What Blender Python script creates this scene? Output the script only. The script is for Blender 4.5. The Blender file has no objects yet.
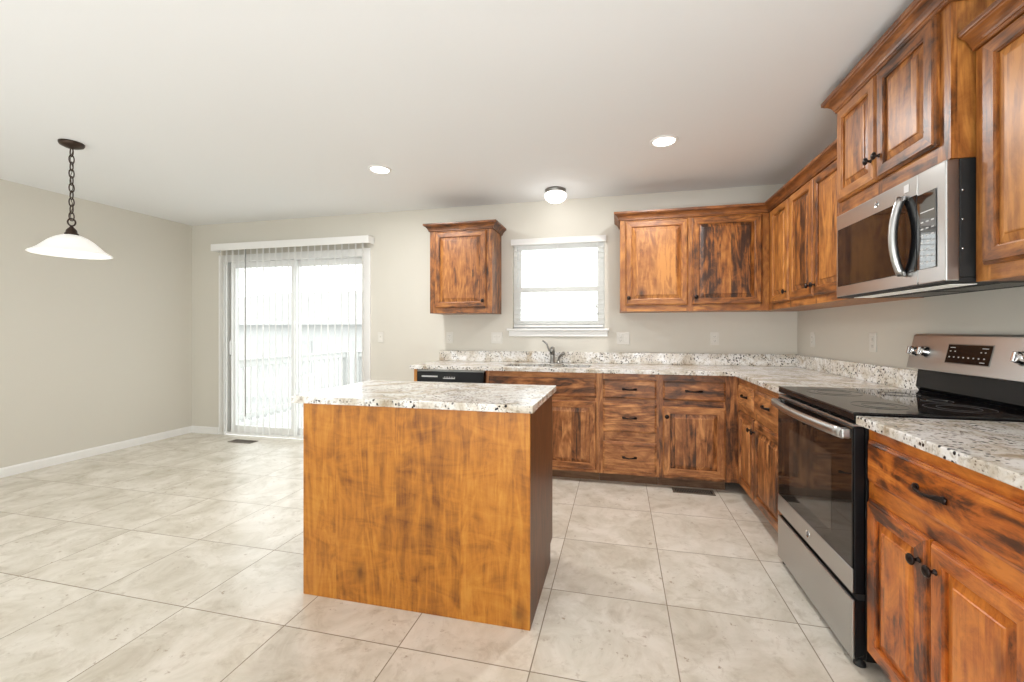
import bpy, bmesh, math, random
from mathutils import Vector, Matrix
S = bpy.context.scene
COL = S.collection
PI = math.pi

# ------------------------------------------------------------------ camera, world, exposure
W_, H_ = 1024, 682
FPX, YAW, U0, V0 = 423.0, 0.2294, 520.5, 330.7
cam_d = bpy.data.cameras.new('camera')
cam = bpy.data.objects.new('camera', cam_d); COL.objects.link(cam)
cam.location = (-1.48, -4.052, 1.2203)
cam.rotation_euler = (PI/2, 0, YAW)
cam_d.sensor_fit = 'HORIZONTAL'; cam_d.sensor_width = 36.0
cam_d.lens = 36.0*FPX/W_
cam_d.shift_x = (W_/2 - U0)/W_
cam_d.shift_y = (V0 - H_/2)/W_
cam_d.clip_start = 0.02
S.camera = cam

SKY_STRENGTH = 3.5
world = bpy.data.worlds.new('overcast_sky'); S.world = world
world.use_nodes = True
wb = world.node_tree.nodes['Background']
wb.inputs[0].default_value = (0.98, 0.99, 1.0, 1); wb.inputs[1].default_value = SKY_STRENGTH

S.view_settings.view_transform = 'Standard'
S.view_settings.look = 'None'
S.view_settings.exposure = -0.10
S.view_settings.gamma = 1.0
S.view_settings.use_curve_mapping = False
S.cycles.max_bounces = 14
S.cycles.diffuse_bounces = 7
S.cycles.glossy_bounces = 5
S.cycles.transparent_max_bounces = 24
S.cycles.sample_clamp_indirect = 6.0
S.cycles.caustics_reflective = False
S.cycles.caustics_refractive = False

# room dimensions (metres); back wall is y = 0, right wall is x = 0
XL, YR, HC = -6.48, -7.4, 2.48
CAN_WATTS, DOME_WATTS, PENDANT_WATTS = 21, 1.3, 2

def lamp(name, kind, loc, energy, rot=(0,0,0), color=(1,0.98,0.955), **kw):
    d = bpy.data.lights.new(name, kind); d.energy = energy; d.color = color
    for k, v in kw.items(): setattr(d, k, v)
    o = bpy.data.objects.new(name, d); COL.objects.link(o)
    o.location = loc; o.rotation_euler = rot
    return o

def portal(name, loc, sx, sy, rot):
    o = lamp(name, 'AREA', loc, 1, rot, shape='RECTANGLE', size=sx, size_y=sy)
    o.data.cycles.is_portal = True
    return o

# openings
DX0, DX1, DZ1 = -6.03, -4.12, 2.06            # sliding door
WX0, WX1, WZ0, WZ1 = -2.505, -1.615, 1.242, 2.105   # kitchen window
REAR = [(-5.6, -3.9), (-3.5, -1.8), (-1.4, -0.3)]   # windows of the room behind the camera
RZ0, RZ1 = 0.45, 2.2
portal('portal_door', ((DX0+DX1)/2, 0.16, DZ1/2), DX1-DX0, DZ1, (-PI/2, 0, 0))
portal('portal_window', ((WX0+WX1)/2, 0.16, (WZ0+WZ1)/2), WX1-WX0, WZ1-WZ0, (-PI/2, 0, 0))
for a, b in REAR:
    portal('portal_rear', ((a+b)/2, YR-0.16, (RZ0+RZ1)/2), b-a, RZ1-RZ0, (PI/2, 0, 0))

for x, y, watts in ((-4.9, -4.7, 24), (-2.7, -5.3, 36), (-0.8, -4.9, 48)):     # added unseen fill lights behind the camera, aimed at the ceiling, no lamp bodies
    lamp('added_ceiling_fill', 'AREA', (x, y, 0.9), watts, (PI-0.5, 0, 0), (0.97, 0.985, 1.0), shape='RECTANGLE', size=1.2, size_y=0.8)

# ------------------------------------------------------------------ node helpers
def srgb(r, g, b):
    f = lambda c: c/12.92 if c <= 0.04045 else ((c+0.055)/1.055)**2.4
    return (f(r/255), f(g/255), f(b/255), 1)

class NT:
    def __init__(s, name):
        s.m = bpy.data.materials.new(name); s.m.use_nodes = True
        s.t = s.m.node_tree; s.n = s.t.nodes; s.l = s.t.links
        s.b = s.n['Principled BSDF']; s.out = s.n['Material Output']
    def node(s, kind, **kw):
        n = s.n.new(kind)
        for k, v in kw.items(): setattr(n, k, v)
        return n
    def put(s, sock, v):
        if hasattr(v, 'is_output'): s.l.new(v, sock)
        elif v is not None: sock.default_value = v
    def math(s, op, a, b=None, c=None):
        n = s.node('ShaderNodeMath', operation=op)
        s.put(n.inputs[0], a)
        if b is not None: s.put(n.inputs[1], b)
        if c is not None: s.put(n.inputs[2], c)
        return n.outputs[0]
    def vmath(s, op, a, b=None):
        n = s.node('ShaderNodeVectorMath', operation=op)
        s.put(n.inputs[0], a)
        if b is not None: s.put(n.inputs[1], b)
        return n.outputs[0]
    def noise(s, vec, scale, detail=4, rough=0.55, dist=0.0):
        n = s.node('ShaderNodeTexNoise'); s.put(n.inputs['Vector'], vec)
        n.inputs['Scale'].default_value = scale; n.inputs['Detail'].default_value = detail
        n.inputs['Roughness'].default_value = rough; n.inputs['Distortion'].default_value = dist
        return n
    def voro(s, vec, scale, feature='F1', rnd=1.0):
        n = s.node('ShaderNodeTexVoronoi', feature=feature); s.put(n.inputs['Vector'], vec)
        n.inputs['Scale'].default_value = scale; n.inputs['Randomness'].default_value = rnd
        return n
    def ramp(s, fac, stops, interp='LINEAR'):
        n = s.node('ShaderNodeValToRGB'); s.put(n.inputs[0], fac)
        n.color_ramp.interpolation = interp
        e = n.color_ramp.elements
        while len(e) < len(stops): e.new(0.5)
        for i, (p, c) in enumerate(stops):
            e[i].position = p
            e[i].color = c if hasattr(c, '__len__') else (c, c, c, 1)
        return n.outputs[0]
    def mix(s, fac, a, b, mode='MIX'):
        n = s.node('ShaderNodeMix', data_type='RGBA', blend_type=mode)
        s.put(n.inputs[0], fac); s.put(n.inputs[6], a); s.put(n.inputs[7], b)
        return n.outputs[2]
    def objco(s, rnd=True):
        v = s.node('ShaderNodeTexCoord').outputs['Object']
        if rnd:
            r = s.node('ShaderNodeObjectInfo').outputs['Random']
            s.rand = r
            c = s.node('ShaderNodeCombineXYZ')
            s.l.new(s.math('MULTIPLY', r, 37.0), c.inputs[0]); s.l.new(s.math('MULTIPLY', r, 91.0), c.inputs[1])
            s.l.new(s.math('MULTIPLY', r, 53.0), c.inputs[2])
            v = s.vmath('ADD', v, c.outputs[0])
        return v
    def scaled(s, v, sc):
        n = s.node('ShaderNodeMapping'); s.put(n.inputs[0], v); n.inputs['Scale'].default_value = sc
        return n.outputs[0]
    def bump(s, h, strength, dist=0.002):
        n = s.node('ShaderNodeBump'); s.put(n.inputs['Height'], h)
        n.inputs['Strength'].default_value = strength; n.inputs['Distance'].default_value = dist
        s.l.new(n.outputs[0], s.b.inputs['Normal'])
    def set(s, **kw):
        for k, v in kw.items(): s.put(s.b.inputs[k.replace('_', ' ')], v)
        return s.m

def plain(name, col, rough=0.5, metal=0.0, **kw):
    n = NT(name); n.set(Base_Color=col, Roughness=rough, Metallic=metal, **kw); return n.m

def wood(name, dark, mid, light, axis, stave=None, blotch=0.48, rough=0.42, knots=True, contrast=1.0, coat=0.15, figure=0.26, tone=0.14, cloudsc=None):
    """Stained knotty alder: figured grain along axis, cloudy stain blotches, dark knots, optional glued staves."""
    n = NT(name)
    v = n.objco()
    a = 'XYZ'.index(axis)
    sep = n.node('ShaderNodeSeparateXYZ'); n.l.new(v, sep.inputs[0])
    if stave:
        o = 'X' if a != 0 else 'Z'
        st = n.math('FLOOR', n.math('DIVIDE', sep.outputs[o], stave))
        wn = n.node('ShaderNodeTexWhiteNoise', noise_dimensions='1D'); n.l.new(st, wn.inputs['W'])
        sv = wn.outputs['Value']
        cx = n.node('ShaderNodeCombineXYZ')
        n.l.new(n.math('MULTIPLY', sv, 13.0), cx.inputs[a])
        vv = n.vmath('ADD', v, cx.outputs[0])
    else:
        sv = None; vv = v
    sc = [7.0, 7.0, 7.0]; sc[a] = 1.3
    g = n.noise(n.scaled(vv, sc), 2.0, 5, 0.62, 1.8).outputs[0]
    rs = [9.0, 9.0, 9.0]; rs[a] = 1.5
    ring = n.noise(n.scaled(vv, rs), 0.9, 2, 0.5, 0.6).outputs[0]
    ring = n.math('SINE', n.math('MULTIPLY', ring, 48.0))
    ring = n.math('MULTIPLY', ring, n.ramp(g, [(0.35, 0.15), (0.62, 1.0)]))
    sf = [75.0, 75.0, 75.0]; sf[a] = 2.5
    fine = n.noise(n.scaled(vv, sf), 2.0, 3, 0.65, 0.4).outputs[0]
    cl = cloudsc or [3.4, 3.4, 3.4]
    if not cloudsc: cl[a] = 2.2
    cloud = n.noise(n.scaled(vv, cl), 2.6, 6, 0.68, 1.1).outputs[0]
    t = n.math('ADD', n.math('MULTIPLY', g, 0.55), n.math('MULTIPLY', cloud, blotch))
    t = n.math('ADD', t, n.math('MULTIPLY', fine, 0.2))
    t = n.math('SUBTRACT', t, (0.55+blotch+0.2)/2 - 0.5)
    t = n.math('ADD', t, n.math('MULTIPLY', ring, 0.30*figure))
    t = n.math('ADD', t, n.math('MULTIPLY', n.math('SUBTRACT', n.rand, 0.5), tone))
    if sv is not None:
        t = n.math('ADD', t, n.math('MULTIPLY', n.math('SUBTRACT', sv, 0.5), 0.15))
    c = 0.16/contrast
    col = n.ramp(t, [(max(0.0, 0.5-2.3*c), tuple(x*0.45 for x in dark[:3])+(1,)), (0.5-1.2*c, dark), (0.5-0.15*c, mid), (0.5+1.35*c, light)])
    if knots:
        ks = [2.3, 2.3, 2.3]; ks[a] = 1.3
        kv = n.voro(n.scaled(vv, ks), 2.2)
        kr = n.noise(n.scaled(vv, (9, 9, 9)), 2.0, 2).outputs[0]
        d = n.math('ADD', kv.outputs['Distance'], n.math('MULTIPLY', kr, 0.10))
        k = n.ramp(d, [(0.085, 1.0), (0.15, 0.45), (0.25, 0.0)])
        col = n.mix(n.math('MULTIPLY', k, 0.85), col, tuple(x*0.45 for x in dark[:3])+(1,))
    n.set(Base_Color=col, Roughness=n.math('ADD', rough-0.05, n.math('MULTIPLY', fine, 0.12)))
    n.b.inputs['Coat Weight'].default_value = coat
    n.b.inputs['Coat Roughness'].default_value = 0.32
    n.bump(fine, 0.08, 0.001)
    return n.m

def wood_set(name, d, m, l, **kw):
    return {ax: wood(name+'_grain_'+ax.lower(), srgb(*d), srgb(*m), srgb(*l), ax, **kw) for ax in 'XYZ'} | {
        'P': wood(name+'_staves', srgb(*d), srgb(*m), srgb(*l), 'Z', stave=0.075, **kw)}

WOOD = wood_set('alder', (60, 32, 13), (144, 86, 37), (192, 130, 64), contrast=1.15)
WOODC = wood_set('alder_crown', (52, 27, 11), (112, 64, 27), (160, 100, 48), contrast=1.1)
WOODB = wood_set('alder_base', (66, 37, 17), (152, 94, 50), (212, 150, 92), contrast=1.15)
WOODN = wood_set('alder_red', (80, 36, 9), (176, 92, 26), (216, 132, 50), blotch=0.85, contrast=1.2, coat=0.45, rough=0.36)
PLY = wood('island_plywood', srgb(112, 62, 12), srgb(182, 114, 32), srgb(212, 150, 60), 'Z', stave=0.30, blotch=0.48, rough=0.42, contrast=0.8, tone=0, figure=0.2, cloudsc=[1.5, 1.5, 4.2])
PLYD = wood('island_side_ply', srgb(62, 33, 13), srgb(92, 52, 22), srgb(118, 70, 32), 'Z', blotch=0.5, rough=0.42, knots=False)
TOEK = wood('toe_kick_wood', srgb(88, 62, 42), srgb(118, 88, 64), srgb(140, 110, 84), 'X', rough=0.6, knots=False, coat=0.0)

def granite():
    n = NT('granite'); v = n.node('ShaderNodeTexCoord').outputs['Object']
    w = n.noise(v, 9, 4, 0.6).outputs['Color']
    vw = n.vmath('ADD', v, n.vmath('MULTIPLY', w, (0.035, 0.035, 0.035)))
    big = n.noise(vw, 7, 5, 0.62, 0.8).outputs[0]
    col = n.ramp(big, [(0.31, srgb(170, 153, 130)), (0.44, srgb(208, 201, 189)), (0.58, srgb(233, 232, 230))])
    med = n.noise(vw, 48, 4, 0.65).outputs[0]
    col = n.mix(n.ramp(med, [(0.52, 0.0), (0.66, 0.75)]), col, srgb(150, 138, 120))
    vo = n.voro(vw, 58); sp = n.noise(v, 13, 3).outputs[0]
    dk = n.math('MULTIPLY', n.ramp(vo.outputs['Distance'], [(0.26, 1.0), (0.36, 0.0)]), n.ramp(sp, [(0.47, 0.0), (0.55, 1.0)]))
    col = n.mix(dk, col, srgb(38, 34, 36))
    vo2 = n.voro(vw, 105)
    dk2 = n.math('MULTIPLY', n.ramp(vo2.outputs['Distance'], [(0.22, 0.8), (0.34, 0.0)]), n.ramp(n.noise(v, 21, 2).outputs[0], [(0.5, 0.0), (0.6, 1.0)]))
    col = n.mix(dk2, col, srgb(96, 78, 66))
    return n.set(Base_Color=col, Roughness=0.16, Specular_IOR_Level=0.5)
GRANITE = granite()

def floor_tile():
    n = NT('floor_tile'); v = n.node('ShaderNodeTexCoord').outputs['Object']
    br = n.node('ShaderNodeTexBrick', offset=0.0, squash=1.0)
    mp = n.node('ShaderNodeMapping'); n.l.new(v, mp.inputs[0])
    mp.inputs['Location'].default_value = (0.755+0.5185*20, 2.073+0.497*20, 0)
    n.l.new(mp.outputs[0], br.inputs['Vector'])
    br.inputs['Scale'].default_value = 1.0; br.inputs['Brick Width'].default_value = 0.5185
    br.inputs['Row Height'].default_value = 0.497; br.inputs['Mortar Size'].default_value = 0.0028
    br.inputs['Mortar Smooth'].default_value = 0.3; br.inputs['Bias'].default_value = 0.0
    br.inputs['Color1'].default_value = (0, 0, 0, 1); br.inputs['Color2'].default_value = (1, 1, 1, 1)
    br.inputs['Mortar'].default_value = (0.5, 0.5, 0.5, 1)
    tile = n.math('MULTIPLY', br.outputs['Color'], 1.0)
    off = n.node('ShaderNodeCombineXYZ'); n.l.new(n.math('MULTIPLY', tile, 17.0), off.inputs[0]); n.l.new(n.math('MULTIPLY', tile, 7.0), off.inputs[1])
    vt = n.vmath('ADD', v, off.outputs[0])
    cl = n.noise(vt, 3.6, 6, 0.68, 0.7).outputs[0]
    col = n.ramp(cl, [(0.28, srgb(192, 183, 166)), (0.45, srgb(211, 204, 190)), (0.62, srgb(226, 220, 209))])
    f2 = n.noise(vt, 11, 6, 0.7, 0.6).outputs[0]
    col = n.mix(n.ramp(f2, [(0.53, 0.0), (0.70, 0.55)]), col, srgb(178, 166, 147))
    f3 = n.noise(vt, 24, 5, 0.7).outputs[0]
    f4 = n.noise(vt, 3.7, 2, 0.5).outputs[0]
    sp = n.math('MULTIPLY', n.ramp(f3, [(0.60, 0.0), (0.68, 1.0)]), n.ramp(f4, [(0.47, 0.0), (0.6, 0.75)]))
    col = n.mix(sp, col, srgb(146, 124, 98))
    col = n.mix(0.04, col, tile, 'ADD')
    col = n.mix(br.outputs['Fac'], col, srgb(142, 130, 112))
    n.set(Base_Color=col, Roughness=n.math('ADD', 0.26, n.math('MULTIPLY', br.outputs['Fac'], 0.5)))
    n.b.inputs['Specular IOR Level'].default_value = 0.45
    h = n.math('SUBTRACT', n.math('MULTIPLY', cl, 0.15), br.outputs['Fac'])
    n.bump(h, 0.25, 0.002)
    return n.m
TILE = floor_tile()

def painted(name, c, rough=0.6, bs=180, bst=0.05):
    n = NT(name); v = n.node('ShaderNodeTexCoord').outputs['Object']
    h = n.noise(v, bs, 3, 0.6).outputs[0]
    n.set(Base_Color=c, Roughness=rough); n.bump(h, bst, 0.002); return n.m
WALL = painted('wall_paint', (0.665, 0.640, 0.575, 1), 0.65)
CEIL = painted('ceiling_paint', (0.82, 0.835, 0.85, 1), 0.8, 60, 0.12)
WHITE = plain('white_trim', (0.86, 0.86, 0.85, 1), 0.35)
VINYL = plain('white_vinyl', (0.84, 0.84, 0.83, 1), 0.3)
PLATE = plain('plate_plastic', (0.72, 0.70, 0.65, 1), 0.35)
DEVICE = plain('ivory_device', (0.76, 0.74, 0.69, 1), 0.35)
SLOT = plain('slot_dark', (0.10, 0.10, 0.09, 1), 0.5)
BRONZE = plain('oil_rubbed_bronze', (0.030, 0.022, 0.020, 1), 0.32, 0.85)
BRONZEL = plain('pendant_bronze', (0.055, 0.036, 0.026, 1), 0.36, 0.7)
BLACK = plain('black_enamel', (0.008, 0.008, 0.009, 1), 0.25, Specular_IOR_Level=0.25)
KEYG = plain('keypad_black_glass', (0.008, 0.008, 0.009, 1), 0.03, Specular_IOR_Level=1.0, Coat_Weight=1.0, Coat_Roughness=0.02)
BLACKM = plain('black_matte', (0.012, 0.012, 0.012, 1), 0.6)
GLASSB = plain('black_glass', (0.008, 0.008, 0.009, 1), 0.04, Specular_IOR_Level=0.5)
OVENG = plain('oven_glass', (0.012, 0.010, 0.009, 1), 0.03, Specular_IOR_Level=0.5)
CHROME = plain('chrome', (0.78, 0.78, 0.79, 1), 0.12, 1.0)
NICKEL = plain('brushed_nickel', (0.28, 0.275, 0.26, 1), 0.3, 1.0)
SINKM = plain('sink_steel', (0.16, 0.16, 0.16, 1), 0.4, 1.0)
MARK = plain('pale_print', (0.62, 0.62, 0.62, 1), 0.5)
REG = plain('register_metal', (0.16, 0.13, 0.10, 1), 0.5, 0.3)
CORD = plain('cord_grey', (0.42, 0.42, 0.41, 1), 0.6)

def steel():
    n = NT('stainless_steel'); v = n.node('ShaderNodeTexCoord').outputs['Object']
    h = n.noise(n.scaled(v, (1.5, 200, 500)), 3, 2, 0.5).outputs[0]
    n.set(Base_Color=(0.52, 0.52, 0.515, 1), Metallic=1.0, Roughness=n.math('ADD', 0.27, n.math('MULTIPLY', h, 0.05)))
    return n.m
STEEL = steel()

def glass_pane():
    n = NT('clear_pane')
    tr = n.node('ShaderNodeBsdfTransparent'); tr.inputs[0].default_value = (0.96, 0.98, 0.97, 1)
    gl = n.node('ShaderNodeBsdfGlossy'); gl.inputs['Roughness'].default_value = 0.01
    lw = n.node('ShaderNodeLayerWeight'); lw.inputs[0].default_value = 0.5
    fr = n.math('ADD', 0.03, n.math('MULTIPLY', 0.9, n.math('POWER', lw.outputs['Facing'], 5.0)))
    mx = n.node('ShaderNodeMixShader')
    n.l.new(fr, mx.inputs[0]); n.l.new(tr.outputs[0], mx.inputs[1]); n.l.new(gl.outputs[0], mx.inputs[2])
    n.l.new(mx.outputs[0], n.out.inputs[0]); return n.m
PANE = glass_pane()

def translucent(name, c, t=0.45):
    n = NT(name)
    d = n.node('ShaderNodeBsdfDiffuse'); d.inputs[0].default_value = c
    tl = n.node('ShaderNodeBsdfTranslucent'); tl.inputs[0].default_value = c
    mx = n.node('ShaderNodeMixShader'); mx.inputs[0].default_value = t
    n.l.new(d.outputs[0], mx.inputs[1]); n.l.new(tl.outputs[0], mx.inputs[2])
    n.l.new(mx.outputs[0], n.out.inputs[0]); return n.m
VANE = translucent('blind_vinyl', (0.86, 0.86, 0.85, 1), 0.5)
SLATM = translucent('slat_vinyl', (0.88, 0.88, 0.86, 1), 0.4)

def glow(name, c, s):
    n = NT(name); n.set(Base_Color=(0.9, 0.9, 0.88, 1), Roughness=0.3, Emission_Color=c, Emission_Strength=s); return n.m
LED = glow('lit_lens', (1, 0.97, 0.92, 1), 9.0)
DOMEG = glow('lit_dome_glass', (1, 0.97, 0.92, 1), 2.2)
SHADE = glow('lit_alabaster_glass', (1, 0.98, 0.95, 1), 0.22)
OVENLIGHT = glow('hood_lamp_lens', (1, 0.95, 0.8, 1), 0.25)

EXT_SIDING = plain('pale_siding', (0.550, 0.550, 0.542, 1), 0.8)
EXT_ROOF = plain('pale_shingles', (0.355, 0.355, 0.350, 1), 0.9)
EXT_TRIM = plain('grey_fascia', (0.490, 0.490, 0.483, 1), 0.8)
EXT_WIN = plain('house_window_glass', (0.470, 0.470, 0.463, 1), 0.2)
EXT_DECK = plain('pale_decking', (0.540, 0.540, 0.532, 1), 0.85)
EXT_RAIL = plain('deck_rail_wood', (0.570, 0.570, 0.561, 1), 0.8)
EXT_LAWN = painted('dry_lawn', (0.450, 0.450, 0.443, 1), 0.95, 3, 0.3)

# ------------------------------------------------------------------ mesh helpers
class MB:
    def __init__(s): s.bm = bmesh.new()
    def _add(s, t, slot, mat=None):
        if mat is not None: bmesh.ops.transform(t, matrix=mat, verts=t.verts[:])
        for f in t.faces: f.material_index = slot
        me = bpy.data.meshes.new('tmp'); t.to_mesh(me); t.free()
        s.bm.from_mesh(me); bpy.data.meshes.remove(me)
        return s
    def box(s, x0, x1, y0, y1, z0, z1, bev=0.0, slot=0, seg=1, mat=None):
        t = bmesh.new(); bmesh.ops.create_cube(t, size=1)
        for v in t.verts:
            v.co = Vector(((x0+x1)/2+v.co.x*(x1-x0), (y0+y1)/2+v.co.y*(y1-y0), (z0+z1)/2+v.co.z*(z1-z0)))
        if bev: bmesh.ops.bevel(t, geom=t.edges[:], offset=bev, segments=seg, affect='EDGES', profile=0.5)
        return s._add(t, slot, mat)
    def lathe(s, prof, n=32, slot=0, mat=None, cap=False):
        """prof: (r, z) list revolved about z."""
        t = bmesh.new(); rings = []
        for r, z in prof:
            if r < 1e-6: rings.append([t.verts.new((0, 0, z))])
            else: rings.append([t.verts.new((r*math.cos(2*PI*i/n), r*math.sin(2*PI*i/n), z)) for i in range(n)])
        for a, b in zip(rings, rings[1:]):
            for i in range(n):
                j = (i+1) % n
                if len(a) == 1 and len(b) == 1: continue
                if len(a) == 1: q = [a[0], b[i], b[j]]
                elif len(b) == 1: q = [a[i], a[j], b[0]]
                else: q = [a[i], a[j], b[j], b[i]]
                f = t.faces.new(q); f.smooth = True
        if cap:
            for r in (rings[0], rings[-1]):
                if len(r) > 1: t.faces.new(r)
        bmesh.ops.recalc_face_normals(t, faces=t.faces[:])
        return s._add(t, slot, mat)
    def tube(s, pts, r, n=10, slot=0, closed=False, flat=None, mat=None):
        """Round bar along pts; r a number or one per point; flat=(sx, sy) squashes the section."""
        t = bmesh.new(); P = [Vector(p) for p in pts]; m = len(P); rings = []
        R = r if hasattr(r, '__len__') else [r]*m
        up = None
        for i, p in enumerate(P):
            if closed: d = P[(i+1) % m]-P[i-1]
            else: d = P[min(i+1, m-1)]-P[max(i-1, 0)]
            d.normalize()
            if up is None:
                up = Vector((0, 0, 1)) if abs(d.z) < 0.9 else Vector((1, 0, 0))
            u = (up-d*up.dot(d)).normalized(); w = d.cross(u); up = u
            fx, fy = flat or (1, 1)
            rings.append([t.verts.new(p+(u*math.cos(2*PI*k/n)*fx+w*math.sin(2*PI*k/n)*fy)*R[i]) for k in range(n)])
        for i in range(m if closed else m-1):
            a, b = rings[i], rings[(i+1) % m]
            for k in range(n):
                f = t.faces.new([a[k], a[(k+1) % n], b[(k+1) % n], b[k]]); f.smooth = True
        if not closed:
            t.faces.new(rings[0]); t.faces.new(rings[-1])
        bmesh.ops.recalc_face_normals(t, faces=t.faces[:])
        return s._add(t, slot, mat)
    def loops(s, rect, prof, slots=(0, 0), cap=None, back=True):
        """Concentric rectangles in the xz plane: prof = (inset, y) list. slots: (uprights, rails)."""
        x0, x1, z0, z1 = rect; t = bmesh.new(); L = []
        for i, y in prof:
            L.append([t.verts.new(c) for c in ((x0+i, y, z0+i), (x1-i, y, z0+i), (x1-i, y, z1-i), (x0+i, y, z1-i))])
        fs = []
        for a, b in zip(L, L[1:]):
            for k in range(4):
                f = t.faces.new([a[k], a[(k+1) % 4], b[(k+1) % 4], b[k]])
                fs.append((f, slots[1] if k in (0, 2) else slots[0]))
        if cap is not None: fs.append((t.faces.new(L[-1]), cap))
        if back: fs.append((t.faces.new(L[0][::-1]), slots[0]))
        idx = [(f, sl) for f, sl in fs]
        for f, sl in idx: f.material_index = sl
        me = bpy.data.meshes.new('tmp'); t.normal_update(); t.to_mesh(me); t.free()
        s.bm.from_mesh(me); bpy.data.meshes.remove(me)
        return s
    def sweep(s, path, prof, slot=0):
        """Moulding: prof (out, z) swept along a plan polyline [(x, y, emit)], outward = right-hand side of travel."""
        t = bmesh.new(); P = [Vector((p[0], p[1])) for p in path]; m = len(P); rings = []
        for i, p in enumerate(P):
            if not path[i][2]: continue
            nr = []
            for a, b in ((i-1, i), (i, i+1)):
                if 0 <= a and b < m:
                    d = (P[b]-P[a]).normalized(); nr.append(Vector((d.y, -d.x)))
            if len(nr) == 2:
                q = nr[0]+nr[1]; q = q/(1+nr[0].dot(nr[1]))
            else: q = nr[0]
            rings.append([t.verts.new((p.x+q.x*o, p.y+q.y*o, z)) for o, z in prof])
        for a, b in zip(rings, rings[1:]):
            for k in range(len(prof)):
                j = (k+1) % len(prof)
                t.faces.new([a[k], a[j], b[j], b[k]])
        t.faces.new(rings[0]); t.faces.new(rings[-1])
        bmesh.ops.recalc_face_normals(t, faces=t.faces[:])
        return s._add(t, slot)
    def cells(s, xs, ys, z0, z1, inside, bev=0.003, slot=0):
        """Slab over the plan grid cells for which inside(cx, cy) holds."""
        t = bmesh.new(); V = {}
        def v(i, j, k):
            if (i, j, k) not in V: V[i, j, k] = t.verts.new((xs[i], ys[j], (z0, z1)[k]))
            return V[i, j, k]
        nx, ny = len(xs)-1, len(ys)-1
        def on(i, j): return 0 <= i < nx and 0 <= j < ny and inside((xs[i]+xs[i+1])/2, (ys[j]+ys[j+1])/2)
        for i in range(nx):
            for j in range(ny):
                if not on(i, j): continue
                t.faces.new([v(i, j, 1), v(i+1, j, 1), v(i+1, j+1, 1), v(i, j+1, 1)])
                t.faces.new([v(i, j+1, 0), v(i+1, j+1, 0), v(i+1, j, 0), v(i, j, 0)])
                for di, dj, q in ((0, -1, ((i, j), (i+1, j))), (1, 0, ((i+1, j), (i+1, j+1))), (0, 1, ((i+1, j+1), (i, j+1))), (-1, 0, ((i, j+1), (i, j)))):
                    if not on(i+di, j+dj):
                        (a, b), (c, d) = q
                        t.faces.new([v(a, b, 0), v(c, d, 0), v(c, d, 1), v(a, b, 1)])
        bmesh.ops.recalc_face_normals(t, faces=t.faces[:])
        if bev:
            es = [e for e in t.edges if len(e.link_faces) == 2 and e.calc_face_angle(0) > 1.0]
            bmesh.ops.bevel(t, geom=es, offset=bev, segments=2, affect='EDGES', profile=0.5)
        return s._add(t, slot)
    def prism(s, poly, axis, a, b, slot=0, bev=0.0):
        """2-D polygon extruded along axis; coordinates are the two other axes in x, y, z order."""
        t = bmesh.new()
        def mk(p, w):
            c = list(p); c.insert('xyz'.index(axis), w); return t.verts.new(c)
        A = [mk(p, a) for p in poly]; B = [mk(p, b) for p in poly]; n = len(poly)
        t.faces.new(A); t.faces.new(B)
        for i in range(n): t.faces.new([A[i], A[(i+1) % n], B[(i+1) % n], B[i]])
        bmesh.ops.recalc_face_normals(t, faces=t.faces[:])
        if bev: bmesh.ops.bevel(t, geom=t.edges[:], offset=bev, segments=2, affect='EDGES', profile=0.5)
        return s._add(t, slot)
    def build(s, name, mats, parent=None, kind=None, shift=None):
        if shift is not None: bmesh.ops.translate(s.bm, verts=s.bm.verts[:], vec=-Vector(shift))
        me = bpy.data.meshes.new(name); s.bm.to_mesh(me); s.bm.free()
        for m in (mats if isinstance(mats, (list, tuple)) else [mats]): me.materials.append(m)
        o = bpy.data.objects.new(name, me); COL.objects.link(o)
        if parent is not None: o.parent = parent
        if shift is not None: o.location = shift
        if kind: o['kind'] = kind
        return o

def thing(name, label, cat, loc=(0, 0, 0), rz=0.0, group=None):
    o = bpy.data.objects.new(name, None); COL.objects.link(o)
    o.empty_display_size = 0.1
    o.location = loc; o.rotation_euler = (0, 0, rz)
    o['label'] = label; o['category'] = cat
    if group: o['group'] = group
    return o

def struct(name, mb, mats, parent=None):
    return mb.build(name, mats, parent, 'structure' if parent is None else None)

def lettering(name, text, size, loc, rot, mat, parent):
    c = bpy.data.curves.new(name, 'FONT'); c.body = text; c.size = size
    c.align_x = 'CENTER'; c.align_y = 'CENTER'; c.extrude = 0.0004
    c.materials.append(mat)
    tmp = bpy.data.objects.new(name, c); COL.objects.link(tmp)
    me = bpy.data.meshes.new_from_object(tmp.evaluated_get(bpy.context.evaluated_depsgraph_get()))
    bpy.data.objects.remove(tmp)
    o = bpy.data.objects.new(name, me); COL.objects.link(o)
    o.parent = parent; o.location = loc; o.rotation_euler = rot
    return o

# ------------------------------------------------------------------ the room
T = 0.14
struct('floor', MB().box(XL-T, T, YR-T, T*0.0+0.0, -0.06, 0.0), TILE)
struct('ceiling', MB().box(XL-T, T, YR-T, T, HC, HC+0.1), CEIL)
struct('wall_left', MB().box(XL-T, XL, YR, T, 0, HC), WALL)
struct('wall_right', MB().box(0, T, YR, T, 0, HC), WALL)
def wall_xz(x0, x1, y0, y1, holes):
    mb = MB(); xs = sorted({x0, x1, *[h[0] for h in holes], *[h[1] for h in holes]})
    for a, b in zip(xs, xs[1:]):
        hs = [h for h in holes if h[0] <= a and h[1] >= b]
        if not hs: mb.box(a, b, y0, y1, 0, HC)
        for h in hs:
            if h[2] > 0: mb.box(a, b, y0, y1, 0, h[2])
            mb.box(a, b, y0, y1, h[3], HC)
    return mb
struct('wall_back', wall_xz(XL, 0, 0, T, [(DX0, DX1, 0, DZ1), (WX0, WX1, WZ0, WZ1)]), WALL)
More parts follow.
